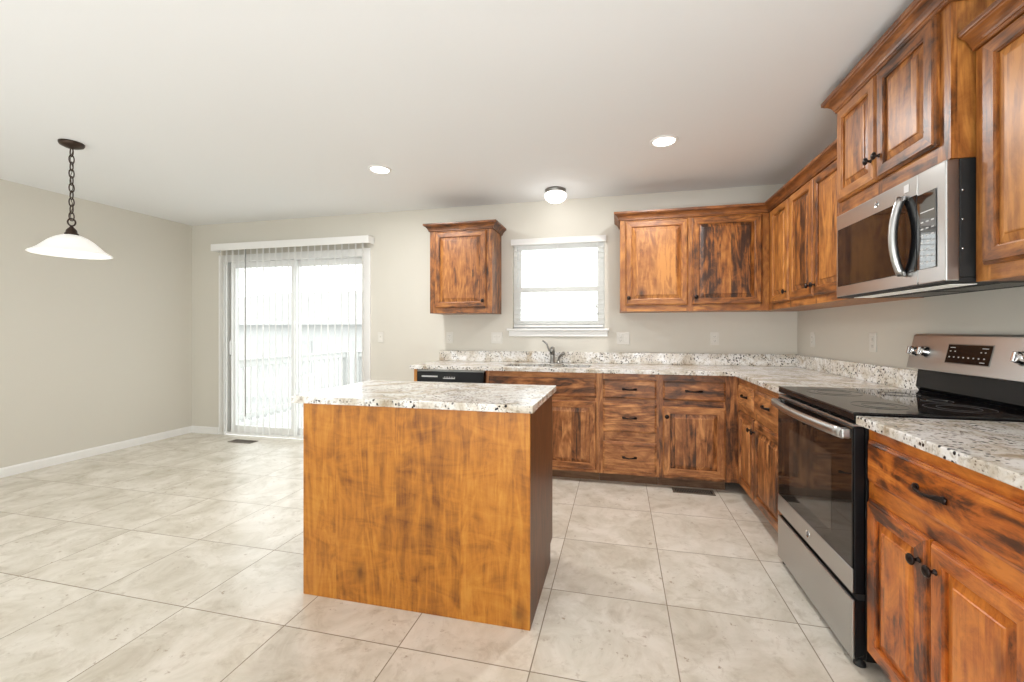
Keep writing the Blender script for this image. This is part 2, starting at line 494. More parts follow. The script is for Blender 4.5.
struct('wall_rear', wall_xz(XL, 0, YR-T, YR, [(a, b, RZ0, RZ1) for a, b in REAR]), WALL)
struct('baseboard_left', MB().prism([(XL, 0), (XL+0.014, 0), (XL+0.014, 0.068), (XL+0.008, 0.08), (XL, 0.08)], 'y', YR, -0.001), WHITE)
struct('baseboard_back', MB().prism([(0, 0), (-0.014, 0), (-0.014, 0.068), (-0.008, 0.08), (0, 0.08)], 'x', XL+0.014, DX0-0.045)
       .prism([(0, 0), (-0.014, 0), (-0.014, 0.068), (-0.008, 0.08), (0, 0.08)], 'x', DX1+0.045, -3.25), WHITE)
for i, (a, b) in enumerate(REAR):
    mb = MB(); f = 0.05
    mb.box(a, a+f, YR-0.10, YR-0.03, RZ0, RZ1).box(b-f, b, YR-0.10, YR-0.03, RZ0, RZ1)
    mb.box(a, b, YR-0.10, YR-0.03, RZ0, RZ0+f).box(a, b, YR-0.10, YR-0.03, RZ1-f, RZ1).box(a+f, b-f, YR-0.09, YR-0.04, 1.30, 1.35)
    w = struct('window_%d' % (i+2), mb, VINYL)
    MB().box(a+f, b-f, YR-0.068, YR-0.064, RZ0+f, RZ1-f).build('glass', PANE, w)

# sliding glass door
def sliding_door():
    mb = MB()
    y0, y1 = 0.02, 0.12
    mb.box(DX0-0.045, DX0+0.035, -0.012, y1, 0, DZ1-0.0352, 0.003).box(DX1-0.035, DX1+0.045, -0.012, y1, 0, DZ1-0.0352, 0.003)
    mb.box(DX0-0.045, DX1+0.045, -0.012, y1, DZ1-0.035, DZ1+0.045, 0.003).box(DX0+0.035, DX1-0.035, y0, y1, 0.0, 0.03, 0.003)
    d = struct('door_1', mb, VINYL)
    MB().box(DX0+0.0355, DX0+0.12, 0.07, 0.11, 0.031, DZ1-0.036).build('jamb_pocket', plain('jamb_filler_grey', (0.34, 0.33, 0.29, 1), 0.7), d)  # grey filler strip closing the gap between jamb and sliding panel
    mid = (DX0+DX1)/2
    for nm, a, b, yy, op in (('sliding_panel', DX0+0.085, mid+0.035, 0.03, True), ('fixed_panel', mid-0.035, DX1-0.036, 0.075, False)):
        m = MB(); s = 0.068
        m.box(a, a+s, yy, yy+0.035, 0.032, DZ1-0.037, 0.003).box(b-s, b, yy, yy+0.035, 0.032, DZ1-0.037, 0.003)
        m.box(a+s, b-s, yy, yy+0.035, 0.032, 0.11, 0.003).box(a+s, b-s, yy, yy+0.035, DZ1-0.105, DZ1-0.037, 0.003)
        p = m.build(nm, VINYL, d)
        MB().box(a+s, b-s, yy+0.015, yy+0.019, 0.11, DZ1-0.105).build('glass', PANE, p)
        if op:
            h = MB().box(a+0.018, a+0.042, yy-0.006, yy, 0.90, 1.14, 0.002)
            h.tube([(a+0.03, yy-0.004, 0.93), (a+0.03, yy-0.035, 0.95), (a+0.03, yy-0.035, 1.09), (a+0.03, yy-0.004, 1.11)], 0.007)
            h.box(a+0.02, a+0.075, yy-0.018, yy-0.006, 1.075, 1.09, 0.003)
            h.build('handle', VINYL, p)
    return d
sliding_door()

# vertical blind hung over the sliding door
vb = thing('vertical_blind', 'white vertical blind with open vanes and boxed valance over the sliding door', 'blind', (-5.08, -0.05, 2.2))
def sh(mb, root): bmesh.ops.translate(mb.bm, verts=mb.bm.verts[:], vec=-Vector(root.location)); return mb
sh(MB().box(-6.07, -4.03, -0.115, -0.105, 2.14, 2.218, 0.002).box(-6.07, -6.06, -0.105, -0.001, 2.14, 2.218, 0.002)
   .box(-4.04, -4.03, -0.105, -0.001, 2.14, 2.218, 0.002).box(-6.06, -4.04, -0.105, -0.001, 2.208, 2.216), vb).build('valance', WHITE, vb)
sh(MB().box(-6.03, -4.07, -0.082, -0.042, 2.165, 2.2, 0.003), vb).build('headrail', WHITE, vb)
nv = 23
for i in range(nv):
    x = -5.985+i*(1.855/(nv-1)); ang = math.radians(137.7-14*(i/(nv-1)) + 9 + (i*7 % 5-2)*1.2)
    m = MB(); t = bmesh.new()
    R = Matrix.Translation((x, -0.062, 0)) @ Matrix.Rotation(ang, 4, 'Z')
    w = 0.0445
    for z0, z1 in ((0.035, 2.155),):
        cols = []
        for k in range(7):
            u = -w+2*w*k/6; b = 0.004*(1-(u/w)**2)
            cols.append([t.verts.new(R @ Vector((u, b, z))) for z in (z0, z1)])
        for a, b in zip(cols, cols[1:]): t.faces.new([a[0], b[0], b[1], a[1]])
    m._add(t, 0)
    m.tube([tuple(R @ Vector((0, 0.003, 2.15))), tuple(R @ Vector((0, 0.003, 2.17)))], 0.004, 6)
    sh(m, vb).build('vane', VANE, vb)
sh(MB().tube([(-5.60, -0.098, 2.15), (-5.60, -0.098, 0.25)], 0.006, 8).tube([(-5.60, -0.098, 2.15), (-5.60, -0.075, 2.172)], 0.003, 6), vb).build('wand', CORD, vb)

# kitchen window
def kitchen_window():
    f = 0.035; m = MB(); y0, y1 = 0.045, 0.115
    m.box(WX0, WX0+f, y0, y1, WZ0, WZ1, 0.002).box(WX1-f, WX1, y0, y1, WZ0, WZ1, 0.002)
    m.box(WX0+f, WX1-f, y0, y1, WZ0, WZ0+f, 0.002).box(WX0+f, WX1-f, y0, y1, WZ1-f, WZ1, 0.002)
    w = struct('window_1', m, VINYL)
    zm = 1.625
    for nm, a, b, yy in (('lower_sash', WZ0+f, zm+0.022, 0.05), ('upper_sash', zm-0.022, WZ1-f, 0.08)):
        q = 0.035; m = MB()
        m.box(WX0+f, WX0+f+q, yy, yy+0.026, a, b, 0.002).box(WX1-f-q, WX1-f, yy, yy+0.026, a, b, 0.002)
        m.box(WX0+f+q, WX1-f-q, yy, yy+0.026, a, a+q+0.008, 0.002).box(WX0+f+q, WX1-f-q, yy, yy+0.026, b-q-0.008, b, 0.002)
        s = m.build(nm, VINYL, w)
        MB().box(WX0+f+q, WX1-f-q, yy+0.011, yy+0.015, a+q, b-q).build('glass', PANE, s)
    sill = MB().box(WX0-0.05, WX1+0.045, -0.055, -0.0005, WZ0-0.022, WZ0, 0.006, seg=2).box(WX0+0.001, WX1-0.001, -0.001, 0.044, WZ0-0.02, WZ0)
    sill.box(WX0-0.035, WX1+0.03, -0.02, -0.0005, WZ0-0.078, WZ0-0.0225, 0.004)
    sill.build('sill', WHITE, w)
kitchen_window()
hb = thing('window_blind', 'white faux wood horizontal blind with open slats in the kitchen window', 'blind', ((WX0+WX1)/2, 0.0, WZ1-0.03))
sh(MB().box(WX0-0.015, WX1+0.015, -0.022, -0.012, WZ1-0.048, WZ1+0.012, 0.002).box(WX0-0.015, WX0-0.005, -0.012, -0.0005, WZ1-0.048, WZ1+0.012, 0.002)
   .box(WX1+0.005, WX1+0.015, -0.012, -0.0005, WZ1-0.048, WZ1+0.012, 0.002), hb).build('valance', WHITE, hb)
sh(MB().box(WX0+0.006, WX1-0.006, -0.006, 0.038, WZ1-0.045, WZ1-0.004, 0.003), hb).build('headrail', WHITE, hb)
ns = 17
for i in range(ns):
    z = WZ0+0.05+i*0.0445
    m = MB().box(WX0+0.01, WX1-0.01, -0.0235, 0.0235, -0.0014, 0.0014, 0.0006, mat=Matrix.Translation((0, 0.017, z)) @ Matrix.Rotation(math.radians(7), 4, 'X'))
    sh(m, hb).build('slat', SLATM, hb)
sh(MB().box(WX0+0.01, WX1-0.01, -0.006, 0.04, WZ0+0.012, WZ0+0.032, 0.003), hb).build('bottom_rail', WHITE, hb)
m = MB()
for x in (WX0+0.14, (WX0+WX1)/2, WX1-0.14):
    for y in (-0.0075, 0.0415): m.tube([(x, y, WZ0+0.03), (x, y, WZ1-0.04)], 0.0008, 5)
sh(m, hb).build('ladder_cords', WHITE, hb)
m = MB()
for x, z in ((WX1-0.075, 1.47), (WX1-0.062, 1.40)):
    m.tube([(x, -0.012, WZ1-0.05), (x, -0.012, z)], 0.0011, 5)
    m.lathe([(0.0, 0.035), (0.004, 0.033), (0.008, 0.004), (0.0075, 0.0), (0.0, 0.0)], 10, 1, Matrix.Translation((x, -0.012, z-0.035)))
sh(m, hb).build('pull_cord', [WHITE, CORD], hb)

# ------------------------------------------------------------------ cabinetry
def knob(mb_parent, x, y, z):
    M = Matrix.Translation((x, y, z)) @ Matrix.Rotation(PI/2, 4, 'X')
    m = MB().lathe([(0.0, 0.0), (0.0085, 0.0), (0.0085, 0.002), (0.0055, 0.005), (0.0048, 0.012), (0.008, 0.016), (0.0155, 0.019), (0.0165, 0.0225),
                    (0.0145, 0.026), (0.012, 0.0265), (0.0105, 0.0285), (0.005, 0.030), (0.0, 0.0302)], 20, 0, M)
    return m.build('knob', BRONZE, mb_parent)

def pull(parent, x, y, z, w=0.10):
    h = w/2
    m = MB()
    pts = [(-h-0.012, 0, 0.0), (-h-0.004, -0.004, 0.001), (-h+0.006, -0.013, 0.002), (-h*0.55, -0.021, 0.0), (0, -0.024, -0.0015), (h*0.55, -0.021, 0.0), (h-0.006, -0.013, 0.002), (h+0.004, -0.004, 0.001), (h+0.012, 0, 0)]
    rr = [0.0085, 0.0088, 0.0078, 0.0055, 0.0045, 0.0055, 0.0078, 0.0088, 0.0085]
    m.tube([(x+a, y+b, z+c) for a, b, c in pts], rr, 10, flat=(1.0, 0.6))
    for s in (-1, 1):
        m.lathe([(0, 0), (0.0105, 0), (0.0105, 0.003), (0.006, 0.006), (0, 0.007)], 14, 0, Matrix.Translation((x+s*h, y, z)) @ Matrix.Rotation(PI/2, 4, 'X'))
    return m.build('pull', BRONZE, parent)

def door(root, x0, x1, z0, z1, wd, kx=None, kz=None, label=None):
    """Raised panel door on the face frame (front = -y)."""
    st = 0.056
    m = MB().loops((x0, x1, z0, z1), [(0, -0.0005), (0, -0.0105), (0.003, -0.0115), (0.004, -0.0145), (0.008, -0.0165), (0.010, -0.0205),
                                      (st-0.006, -0.0205), (st-0.005, -0.0175), (st-0.001, -0.0155), (st, -0.008)], (0, 1), None, True)
    d = m.build('door', [wd['Z'], wd['X']], root)
    p = MB().loops((x0+st-0.002, x1-st+0.002, z0+st-0.002, z1-st+0.002), [(0, -0.0075), (0.006, -0.0085), (0.030, -0.0150), (0.032, -0.0185), (0.036, -0.0195)], (0, 0), 0, False)
    p.build('raised_panel', wd['P'], d)
    if kx is not None: knob(d, kx, -0.0205, kz)
    if label: d['label'] = label
    return d

def drawer(root, x0, x1, z0, z1, wd, handle=True, w=0.10, name='drawer'):
    m = MB().loops((x0, x1, z0, z1), [(0, -0.0005), (0, -0.0105), (0.004, -0.0115), (0.005, -0.0140), (0.012, -0.0165), (0.014, -0.0205)], (0, 0), 0, True)
    d = m.build(name, wd['X'], root)
    if handle: pull(d, (x0+x1)/2, -0.0205, (z0+z1)/2, w)
    return d

CROWN = [(0.0, 0.0), (0.011, 0.0), (0.014, 0.004), (0.014, 0.012), (0.018, 0.015), (0.021, 0.024), (0.028, 0.036), (0.039, 0.047), (0.050, 0.053),
         (0.052, 0.057), (0.058, 0.060), (0.060, 0.066), (0.060, 0.080), (0.0, 0.080)]

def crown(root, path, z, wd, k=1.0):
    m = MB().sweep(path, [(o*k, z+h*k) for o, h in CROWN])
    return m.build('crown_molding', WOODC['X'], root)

def carcass(root, x0, x1, z0, z1, depth, wd, y0=0.0195, nm='carcass'):
    return MB().box(x0+0.0006, x1-0.0006, y0, depth-0.0008, z0, z1, 0.001).build(nm, [wd['Z']], root)

def face_frame(root, x0, x1, z0, z1, wd, cells, mid=None):
    """Face frame with real openings: cells = list of (x0, x1, z0, z1) openings."""
    xs = sorted({x0, x1, *[c[0] for c in cells], *[c[1] for c in cells]})
    zs = sorted({z0, z1, *[c[2] for c in cells], *[c[3] for c in cells]})
    m = MB()
    for a, b in zip(xs, xs[1:]):
        for c, d in zip(zs, zs[1:]):
            u, v = (a+b)/2, (c+d)/2
            if any(q[0] < u < q[1] and q[2] < v < q[3] for q in cells): continue
            upright = not any(q[0] < u < q[1] for q in cells)
            m.box(a, b, 0, 0.019, c, d, 0, 0 if upright else 1)
    return m.build('face_frame', [wd['Z'], wd['X']], root)

UZ0, UZ1 = 1.385, 2.175
UD = 0.315
# --- wall cabinets
def wall_cabinet(name, label, loc, rz, w, doors, wd, z0=UZ0, z1=UZ1, depth=UD, fx0=0.0, group=None, cx0=None, crown_path=None, ck=0.85, dz0=0.05, dz1=0.022, kz=0.062):
    r = thing(name, label, 'cabinet', loc, rz, 'alder wall cabinets')
    h = z1-z0
    carcass(r, fx0 if cx0 is None else cx0, w, 0, h, depth, wd)
    face_frame(r, fx0, w, 0, h, wd, [(a+0.012, b-0.012, dz0+0.012, h-dz1-0.012) for a, b, k in doors])
    for a, b, k in doors:
        kx = None if k is None else (a+0.028 if k < 0 else b-0.028)
        door(r, a, b, dz0, h-dz1, wd, kx, dz0+kz)
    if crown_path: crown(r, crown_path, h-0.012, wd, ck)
    return r

# left of the window
wall_cabinet('wall_cabinet', 'small single-door alder wall cabinet hung alone left of the kitchen window', (-3.240, -UD, UZ0), 0, 0.620,
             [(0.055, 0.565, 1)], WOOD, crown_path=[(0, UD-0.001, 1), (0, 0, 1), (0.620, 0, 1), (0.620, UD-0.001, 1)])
# right of the window, two doors, runs into the corner
wb0 = -1.474
wall_cabinet('wall_cabinet', 'two-door alder wall cabinet on the back wall right of the window', (wb0, -UD, UZ0), 0, -UD-0.001-wb0,
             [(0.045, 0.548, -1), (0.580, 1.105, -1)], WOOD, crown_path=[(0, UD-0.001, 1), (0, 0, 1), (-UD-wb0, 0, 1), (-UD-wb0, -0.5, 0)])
# right wall: local x runs toward the camera
RZ = -PI/2
def rw(y, x, z): return (x, y, z)
wall_cabinet('wall_cabinet', 'narrow one-door corner wall cabinet in alder on the right wall', (-UD, -UD-0.0005, UZ0), RZ, 0.447,
             [(0.085, 0.435, 1)], WOOD, cx0=-UD+0.002, crown_path=[(-0.5, 0, 0), (0, 0, 1), (0.447, 0, 1)])
wall_cabinet('wall_cabinet', 'two-door alder wall cabinet between the corner and the microwave', (-UD, -0.7635, UZ0), RZ, 0.782,
             [(0.012, 0.372, 1), (0.378, 0.757, -1)], WOOD, crown_path=[(0, 0, 1), (0.782, 0, 1)])
OMD = 0.372
YM0, MW = -1.5475, 0.755
wall_cabinet('wall_cabinet', 'short raised two-door alder cabinet directly above the microwave', (-OMD, YM0, 1.812), RZ, MW,
             [(0.013, 0.350, 1), (0.356, 0.705, -1)], WOOD, z0=1.812, z1=2.360, depth=OMD, dz0=0.066, dz1=0.015, ck=1.0, kz=0.095,
             crown_path=[(0, OMD-0.001, 1), (0, 0, 1), (MW, 0, 1), (MW, OMD-0.001, 1)])
wall_cabinet('wall_cabinet', 'alder wall cabinet right of the microwave, cut by the picture edge', (-0.308, YM0-MW-0.011, UZ0), RZ, 0.66,
             [(0.045, 0.340, 1), (0.348, 0.640, -1)], WOOD, depth=0.308, crown_path=[(0, 0, 1), (0.66, 0, 1), (0.66, 0.307, 1)])

# --- base cabinets: front plane at y = -0.61 (doors to -0.63)
BD = 0.61
BZ1 = 0.881
def base_cabinet(name, label, loc, rz, w, wd, doors=(), drawers=(), falses=(), x0=0.0, cx0=None, pull_w=0.10, toe0=None, toe1=None):
    r = thing(name, label, 'cabinet', loc, rz, 'alder base cabinets')
    ca, cb = (x0 if cx0 is None else cx0)+0.0006, w-0.0006
    if falses:      # open box under the sink
        MB().box(ca, ca+0.018, 0.0195, BD-0.001, 0.085, BZ1).box(cb-0.018, cb, 0.0195, BD-0.001, 0.085, BZ1).box(ca+0.018, cb-0.018, 0.0195, BD-0.013, 0.085, 0.103).box(ca+0.018, cb-0.018, BD-0.013, BD-0.001, 0.085, BZ1).build('carcass', wd['Z'], r)
    else: MB().box(ca, cb, 0.0195, BD-0.001, 0.085, BZ1, 0.001).build('carcass', wd['Z'], r)
    op = [(a+0.012, b-0.012, c+0.012, d-0.012) for a, b, c, d in [q[:4] for q in doors]+[q[:4] for q in drawers]+[q[:4] for q in falses]]
    face_frame(r, x0, w, 0.082, BZ1, wd, op)
    MB().box(x0+0.0006 if toe0 is None else toe0, w-0.0006 if toe1 is None else toe1, 0.07, 0.084, 0.0, 0.084).build('toe_kick', TOEK, r)
    for a, b, c, d, k in doors:
        door(r, a, b, c, d, wd, None if k is None else (a+0.028 if k < 0 else b-0.028), d-0.075)
    for a, b, c, d in drawers: drawer(r, a, b, c, d, wd, True, pull_w)
    for a, b, c, d in falses: drawer(r, a, b, c, d, wd, False, name='false_front')
    return r

ep = thing('end_panel', 'narrow honey-coloured alder end panel left of the dishwasher', 'panel', (-3.245, -BD, 0))
MB().box(0, 0.03, 0.0, BD-0.001, 0, BZ1, 0.001).build('panel', PLY, ep)
MB().box(0.0005, 0.0295, -0.02, -0.0005, 0, BZ1, 0.001).build('edge_strip', PLY, ep)

DRZ = (0.684, 0.836)
sx = -2.588
base_cabinet('base_cabinet', 'alder sink base cabinet under the faucet with plain false front', (sx, -BD, 0), 0, -1.640-sx, WOODB,
             doors=[(0.03, 0.462, 0.105, 0.655, 1), (0.482, 0.930, 0.105, 0.655, -1)], falses=[(0.03, 0.930, *DRZ)])
base_cabinet('base_cabinet', 'alder drawer base cabinet with three stacked drawers', (-1.639, -BD, 0), 0, 0.457, WOODB,
             drawers=[(0.033, 0.440, *DRZ), (0.033, 0.440, 0.420, 0.650), (0.033, 0.440, 0.105, 0.345)], pull_w=0.085)
base_cabinet('base_cabinet', 'alder base cabinet in the back corner, one drawer over one door', (-1.181, -BD, 0), 0, 0.5695, WOODB,
             doors=[(0.028, 0.475, 0.105, 0.637, -1)], drawers=[(0.028, 0.475, *DRZ)], toe1=0.49)
base_cabinet('base_cabinet', 'alder base cabinet on the right wall between the corner and the stove', (-BD, -BD-0.0005, 0), RZ, 0.936, WOODB,
             doors=[(0.045, 0.395, 0.105, 0.637, 1), (0.415, 0.905, 0.105, 0.637, -1)], drawers=[(0.045, 0.395, *DRZ), (0.415, 0.905, *DRZ)], cx0=-BD+0.002, toe0=-0.0695)
base_cabinet('base_cabinet', 'reddish alder base cabinet nearest the camera, right of the stove', (-BD, -2.295, 0), RZ, 0.68, WOODN,
             doors=[(0.020, 0.322, 0.085, 0.628, 1), (0.332, 0.655, 0.085, 0.628, -1)], drawers=[(0.020, 0.655, 0.690, 0.836)], pull_w=0.105)

# --- dishwasher
dw = thing('dishwasher', 'black dishwasher under the counter left of the sink', 'dishwasher', (-3.2125, -BD, 0))
dww = 0.622
MB().box(0.002, dww-0.002, 0.02, BD-0.03, 0.09, BZ1-0.004, 0.002).build('tub', BLACKM, dw)
MB().box(0.004, dww-0.004, -0.028, 0.0195, 0.105, 0.735, 0.004, seg=2).build('door', BLACK, dw)
cp = MB().box(0.004, dww-0.004, -0.036, 0.0195, 0.739, 0.864, 0.006, seg=2).build('control_panel', BLACK, dw)
m = MB().box(0.05, 0.20, -0.0368, -0.0361, 0.818, 0.830).box(0.25, 0.36, -0.0368, -0.0361, 0.806, 0.813)
for k in range(5): m.box(0.26+k*0.022, 0.272+k*0.022, -0.0368, -0.0361, 0.818, 0.823)
m.build('button_markings', MARK, cp)
MB().box(0.2, dww-0.2, -0.042, -0.0361, 0.755, 0.775, 0.002).build('latch_recess', BLACKM, cp)
MB().box(0.01, dww-0.01, 0.05, 0.07, 0.0, 0.1).build('toe_plate', BLACKM, dw)
MB().box(0.004, dww-0.004, -0.025, 0.0195, 0.866, 0.8775, 0.001).build('top_trim', NICKEL, dw)

# --- countertops
GZ0, GZ1 = 0.883, 0.915
SKX = (-2.47, -1.72); SKY = (-0.50, -0.21)
ct = thing('countertop', 'L-shaped speckled granite countertop with backsplash around the corner', 'countertop', (-1.6, -0.3, GZ0))
xs = [-3.277, SKX[0], SKX[1], -0.652, -0.001]
ys = [-1.5465, -0.652, SKY[0], SKY[1], -0.001]
def in_l(x, y):
    if SKX[0] < x < SKX[1] and SKY[0] < y < SKY[1]: return False
    return y > -0.652 or x > -0.652
sh(MB().cells(xs, ys, GZ0, GZ1, in_l, 0.004), ct).build('slab', GRANITE, ct)
sh(MB().box(-3.277, -0.0225, -0.0215, -0.001, GZ1+0.0003, 1.018, 0.003, seg=2), ct).build('backsplash', GRANITE, ct)
sh(MB().box(-0.0215, -0.001, -1.5465, -0.001, GZ1+0.0003, 1.018, 0.003, seg=2), ct).build('backsplash', GRANITE, ct)
c2 = thing('countertop', 'short granite countertop nearest the camera, right of the stove', 'countertop', (-0.3, -2.65, GZ0))
sh(MB().cells([-0.652, -0.001], [-3.0, -2.295], GZ0, GZ1, lambda x, y: True, 0.004), c2).build('slab', GRANITE, c2)
sh(MB().box(-0.0215, -0.001, -3.0, -2.295, GZ1+0.0003, 1.018, 0.003, seg=2), c2).build('backsplash', GRANITE, c2)

# --- sink and faucet
sk = thing('sink', 'undermount steel sink set in the granite below the window', 'sink', ((SKX[0]+SKX[1])/2, (SKY[0]+SKY[1])/2, 0.7))
m = MB(); e = 0.012
x0, x1, y0, y1 = SKX[0]+0.001, SKX[1]-0.001, SKY[0]+0.001, SKY[1]-0.001
m.box(x0, x1, y0, y0+0.003, 0.70, GZ0-0.0008).box(x0, x1, y1-0.003, y1, 0.70, GZ0-0.0008).box(x0, x0+0.003, y0, y1, 0.70, GZ0-0.0008).box(x1-0.003, x1, y0, y1, 0.70, GZ0-0.0008)
m.box(x0, x1, y0, y1, 0.697, 0.70).box((x0+x1)/2-0.01, (x0+x1)/2+0.01, y0, y1, 0.70, 0.86, 0.004)
sh(m, sk).build('basin', SINKM, sk)
for s in (-0.19, 0.19):
    sh(MB().lathe([(0.0, 0.7035), (0.03, 0.7035), (0.042, 0.7015), (0.045, 0.7005)], 20, 0, Matrix.Translation(((x0+x1)/2+s, (y0+y1)/2, 0))), sk).build('drain', CHROME, sk)
fx, fy, fz = -2.092, -0.105, GZ1
fc = thing('faucet', 'brushed nickel single-lever kitchen faucet behind the sink', 'faucet', (fx, fy, fz))
MB().lathe([(0.0, 0.0005), (0.028, 0.0005), (0.028, 0.006), (0.022, 0.012), (0.0215, 0.10), (0.024, 0.108), (0.024, 0.125), (0.019, 0.150), (0.0, 0.155)], 24).build('body', NICKEL, fc)
MB().tube([(0.004, -0.015, 0.085), (0.012, -0.05, 0.128), (0.017, -0.10, 0.150), (0.02, -0.15, 0.150), (0.021, -0.185, 0.138), (0.021, -0.192, 0.10)],
          [0.012, 0.0125, 0.0125, 0.0125, 0.015, 0.0165], 14).build('spout', NICKEL, fc)
MB().tube([(-0.010, 0, 0.115), (-0.03, -0.004, 0.118), (-0.042, -0.006, 0.145), (-0.052, -0.008, 0.178), (-0.075, -0.010, 0.200), (-0.095, -0.012, 0.212)],
          [0.009, 0.009, 0.0085, 0.008, 0.0075, 0.0065], 12).build('lever', NICKEL, fc)
sp = thing('side_sprayer', 'dark side sprayer standing behind the sink right of the faucet', 'sprayer', (fx+0.055, fy+0.01, fz))
MB().lathe([(0.0, 0.0005), (0.02, 0.0005), (0.019, 0.008), (0.012, 0.014), (0.012, 0.03), (0.0, 0.03)], 18).build('holder', NICKEL, sp)
MB().tube([(0, 0, 0.031), (0.004, 0, 0.05), (0.022, -0.006, 0.075), (0.045, -0.012, 0.09), (0.062, -0.016, 0.095)], [0.010, 0.011, 0.0125, 0.014, 0.010], 12).build('spray_head', NICKEL, sp)

# --- island
ix0, ix1, iy0, iy1 = -2.908, -1.833, -2.370, -1.780
isl = thing('island_cabinet', 'free-standing kitchen island with plain golden plywood back panel', 'island', (ix1, iy1, 0), PI)
iw, idp = ix1-ix0, iy1-iy0
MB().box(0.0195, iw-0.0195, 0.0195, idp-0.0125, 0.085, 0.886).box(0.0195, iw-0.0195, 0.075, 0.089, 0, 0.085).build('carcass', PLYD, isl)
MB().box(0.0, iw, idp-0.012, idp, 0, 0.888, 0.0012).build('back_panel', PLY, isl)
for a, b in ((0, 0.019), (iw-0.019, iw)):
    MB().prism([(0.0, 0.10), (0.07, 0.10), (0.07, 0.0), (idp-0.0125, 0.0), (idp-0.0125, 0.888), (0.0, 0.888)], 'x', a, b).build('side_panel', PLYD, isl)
d2 = [(0.035, 0.355), (0.372, 0.70), (0.718, 1.04)]
ff = face_frame(isl, 0.0195, iw-0.0195, 0.085, 0.886, WOODB, [(a+0.012, b-0.012, 0.117, 0.63) for a, b in d2]+[(a+0.012, b-0.012, 0.696, 0.824) for a, b in d2])
for a, b in d2:
    door(isl, a, b, 0.105, 0.642, WOODB, b-0.028, 0.57)
    drawer(isl, a, b, *DRZ, WOODB)
ict = thing('island_countertop', 'rectangular granite slab on top of the kitchen island', 'countertop', ((ix0+ix1)/2, (iy0+iy1)/2, 0.889))
sh(MB().cells([-2.948, -1.815], [-2.402, -1.752], 0.889, 0.921, lambda x, y: True, 0.004), ict).build('slab', GRANITE, ict)

# ------------------------------------------------------------------ range (stove)
rg = thing('range', 'stainless electric range with black glass cooktop between the right-hand cabinets', 'stove', (-0.654, -1.549, 0), RZ)
rw_ = 0.744
MB().box(0.001, rw_-0.001, 0.036, 0.63, 0.03, 0.895, 0.002).build('body', BLACK, rg)
MB().box(0.0, rw_, -0.002, 0.625, 0.9175, 0.926, 0.003, seg=2).build('cooktop_glass', GLASSB, rg)
ctf = MB().box(0.001, rw_-0.001, -0.001, 0.63, 0.8955, 0.917, 0.002).build('cooktop_frame', BLACK, rg)
m = MB()
for cx, cy, r in ((0.20, 0.17, 0.11), (0.56, 0.17, 0.09), (0.20, 0.43, 0.075), (0.56, 0.43, 0.10), (0.38, 0.47, 0.05)):
    for q in (r, r*0.62): m.tube([(cx+q*math.cos(a*PI/24), cy+q*math.sin(a*PI/24), 0.9262) for a in range(48)], 0.0009, 4, closed=True)
m.build('burner_rings', plain('burner_print', (0.05, 0.05, 0.052, 1), 0.3), rg)
# oven door
od = MB().box(0.004, rw_-0.004, 0.0, 0.035, 0.268, 0.872, 0.004, seg=2).build('oven_door', BLACK, rg)
MB().box(0.006, rw_-0.006, -0.0055, -0.0004, 0.358, 0.868, 0.002).build('door_glass', OVENG, od)
m = MB().box(0.16, rw_-0.16, -0.0062, -0.0057, 0.425, 0.735)
m.build('inner_window', plain('oven_window_tint', (0.045, 0.038, 0.032, 1), 0.05, Specular_IOR_Level=0.7), od)
MB().box(0.004, rw_-0.004, -0.006, -0.0003, 0.270, 0.357, 0.002).build('steel_band', STEEL, od)
m = MB().box(0.006, rw_-0.006, -0.004, 0.034, 0.8725, 0.882, 0.002)
for k in range(5): m.box(0.13+k*0.1, 0.21+k*0.1, 0.002, 0.02, 0.8818, 0.8832, 0, 1)
m.build('vent_trim', [STEEL, BLACKM], od)
hp = [(0.016+(rw_-0.032)*i/16, -0.030-0.024*math.sin(PI*i/16)**0.8, 0.845) for i in range(17)]
m = MB().tube(hp, 0.0175, 14, flat=(1.15, 0.7))
for x in (0.028, rw_-0.028): m.box(x-0.018, x+0.018, -0.036, -0.005, 0.827, 0.863, 0.006, seg=2)
m.build('handle', STEEL, od)
def badge(parent, x, y, z, r):
    o = MB().lathe([(0, 0.0018), (r*0.86, 0.0018), (r*0.9, 0.0026), (r, 0.0022), (r, 0)], 28, 0, Matrix.Translation((x, y, z)) @ Matrix.Rotation(PI/2, 4, 'X')).build('badge', CHROME, parent)
    lettering('badge_lettering', 'GE', r*1.1, (x, y-0.0022, z), (PI/2, 0, 0), plain('badge_ink', (0.12, 0.12, 0.13, 1), 0.4), o)
badge(od, rw_/2+0.17-0.17, -0.006, 0.313, 0.017)
sd = MB().box(0.004, rw_-0.004, 0.003, 0.035, 0.034, 0.245, 0.002).build('storage_drawer', BLACK, rg)
MB().box(0.003, rw_-0.003, -0.006, 0.0027, 0.032, 0.246, 0.003, seg=2).build('steel_front', STEEL, sd)
MB().box(0.008, rw_-0.008, 0.012, 0.0355, 0.2455, 0.2675).build('drawer_gap', BLACKM, rg)
for x in (0.03, rw_-0.03):
    for y in (0.03, 0.58):
        MB().lathe([(0, 0.0), (0.019, 0.0), (0.019, 0.008), (0.010, 0.014), (0.008, 0.029), (0, 0.029)], 16, 0, Matrix.Translation((x, y, 0))).build('foot', BLACKM, rg)
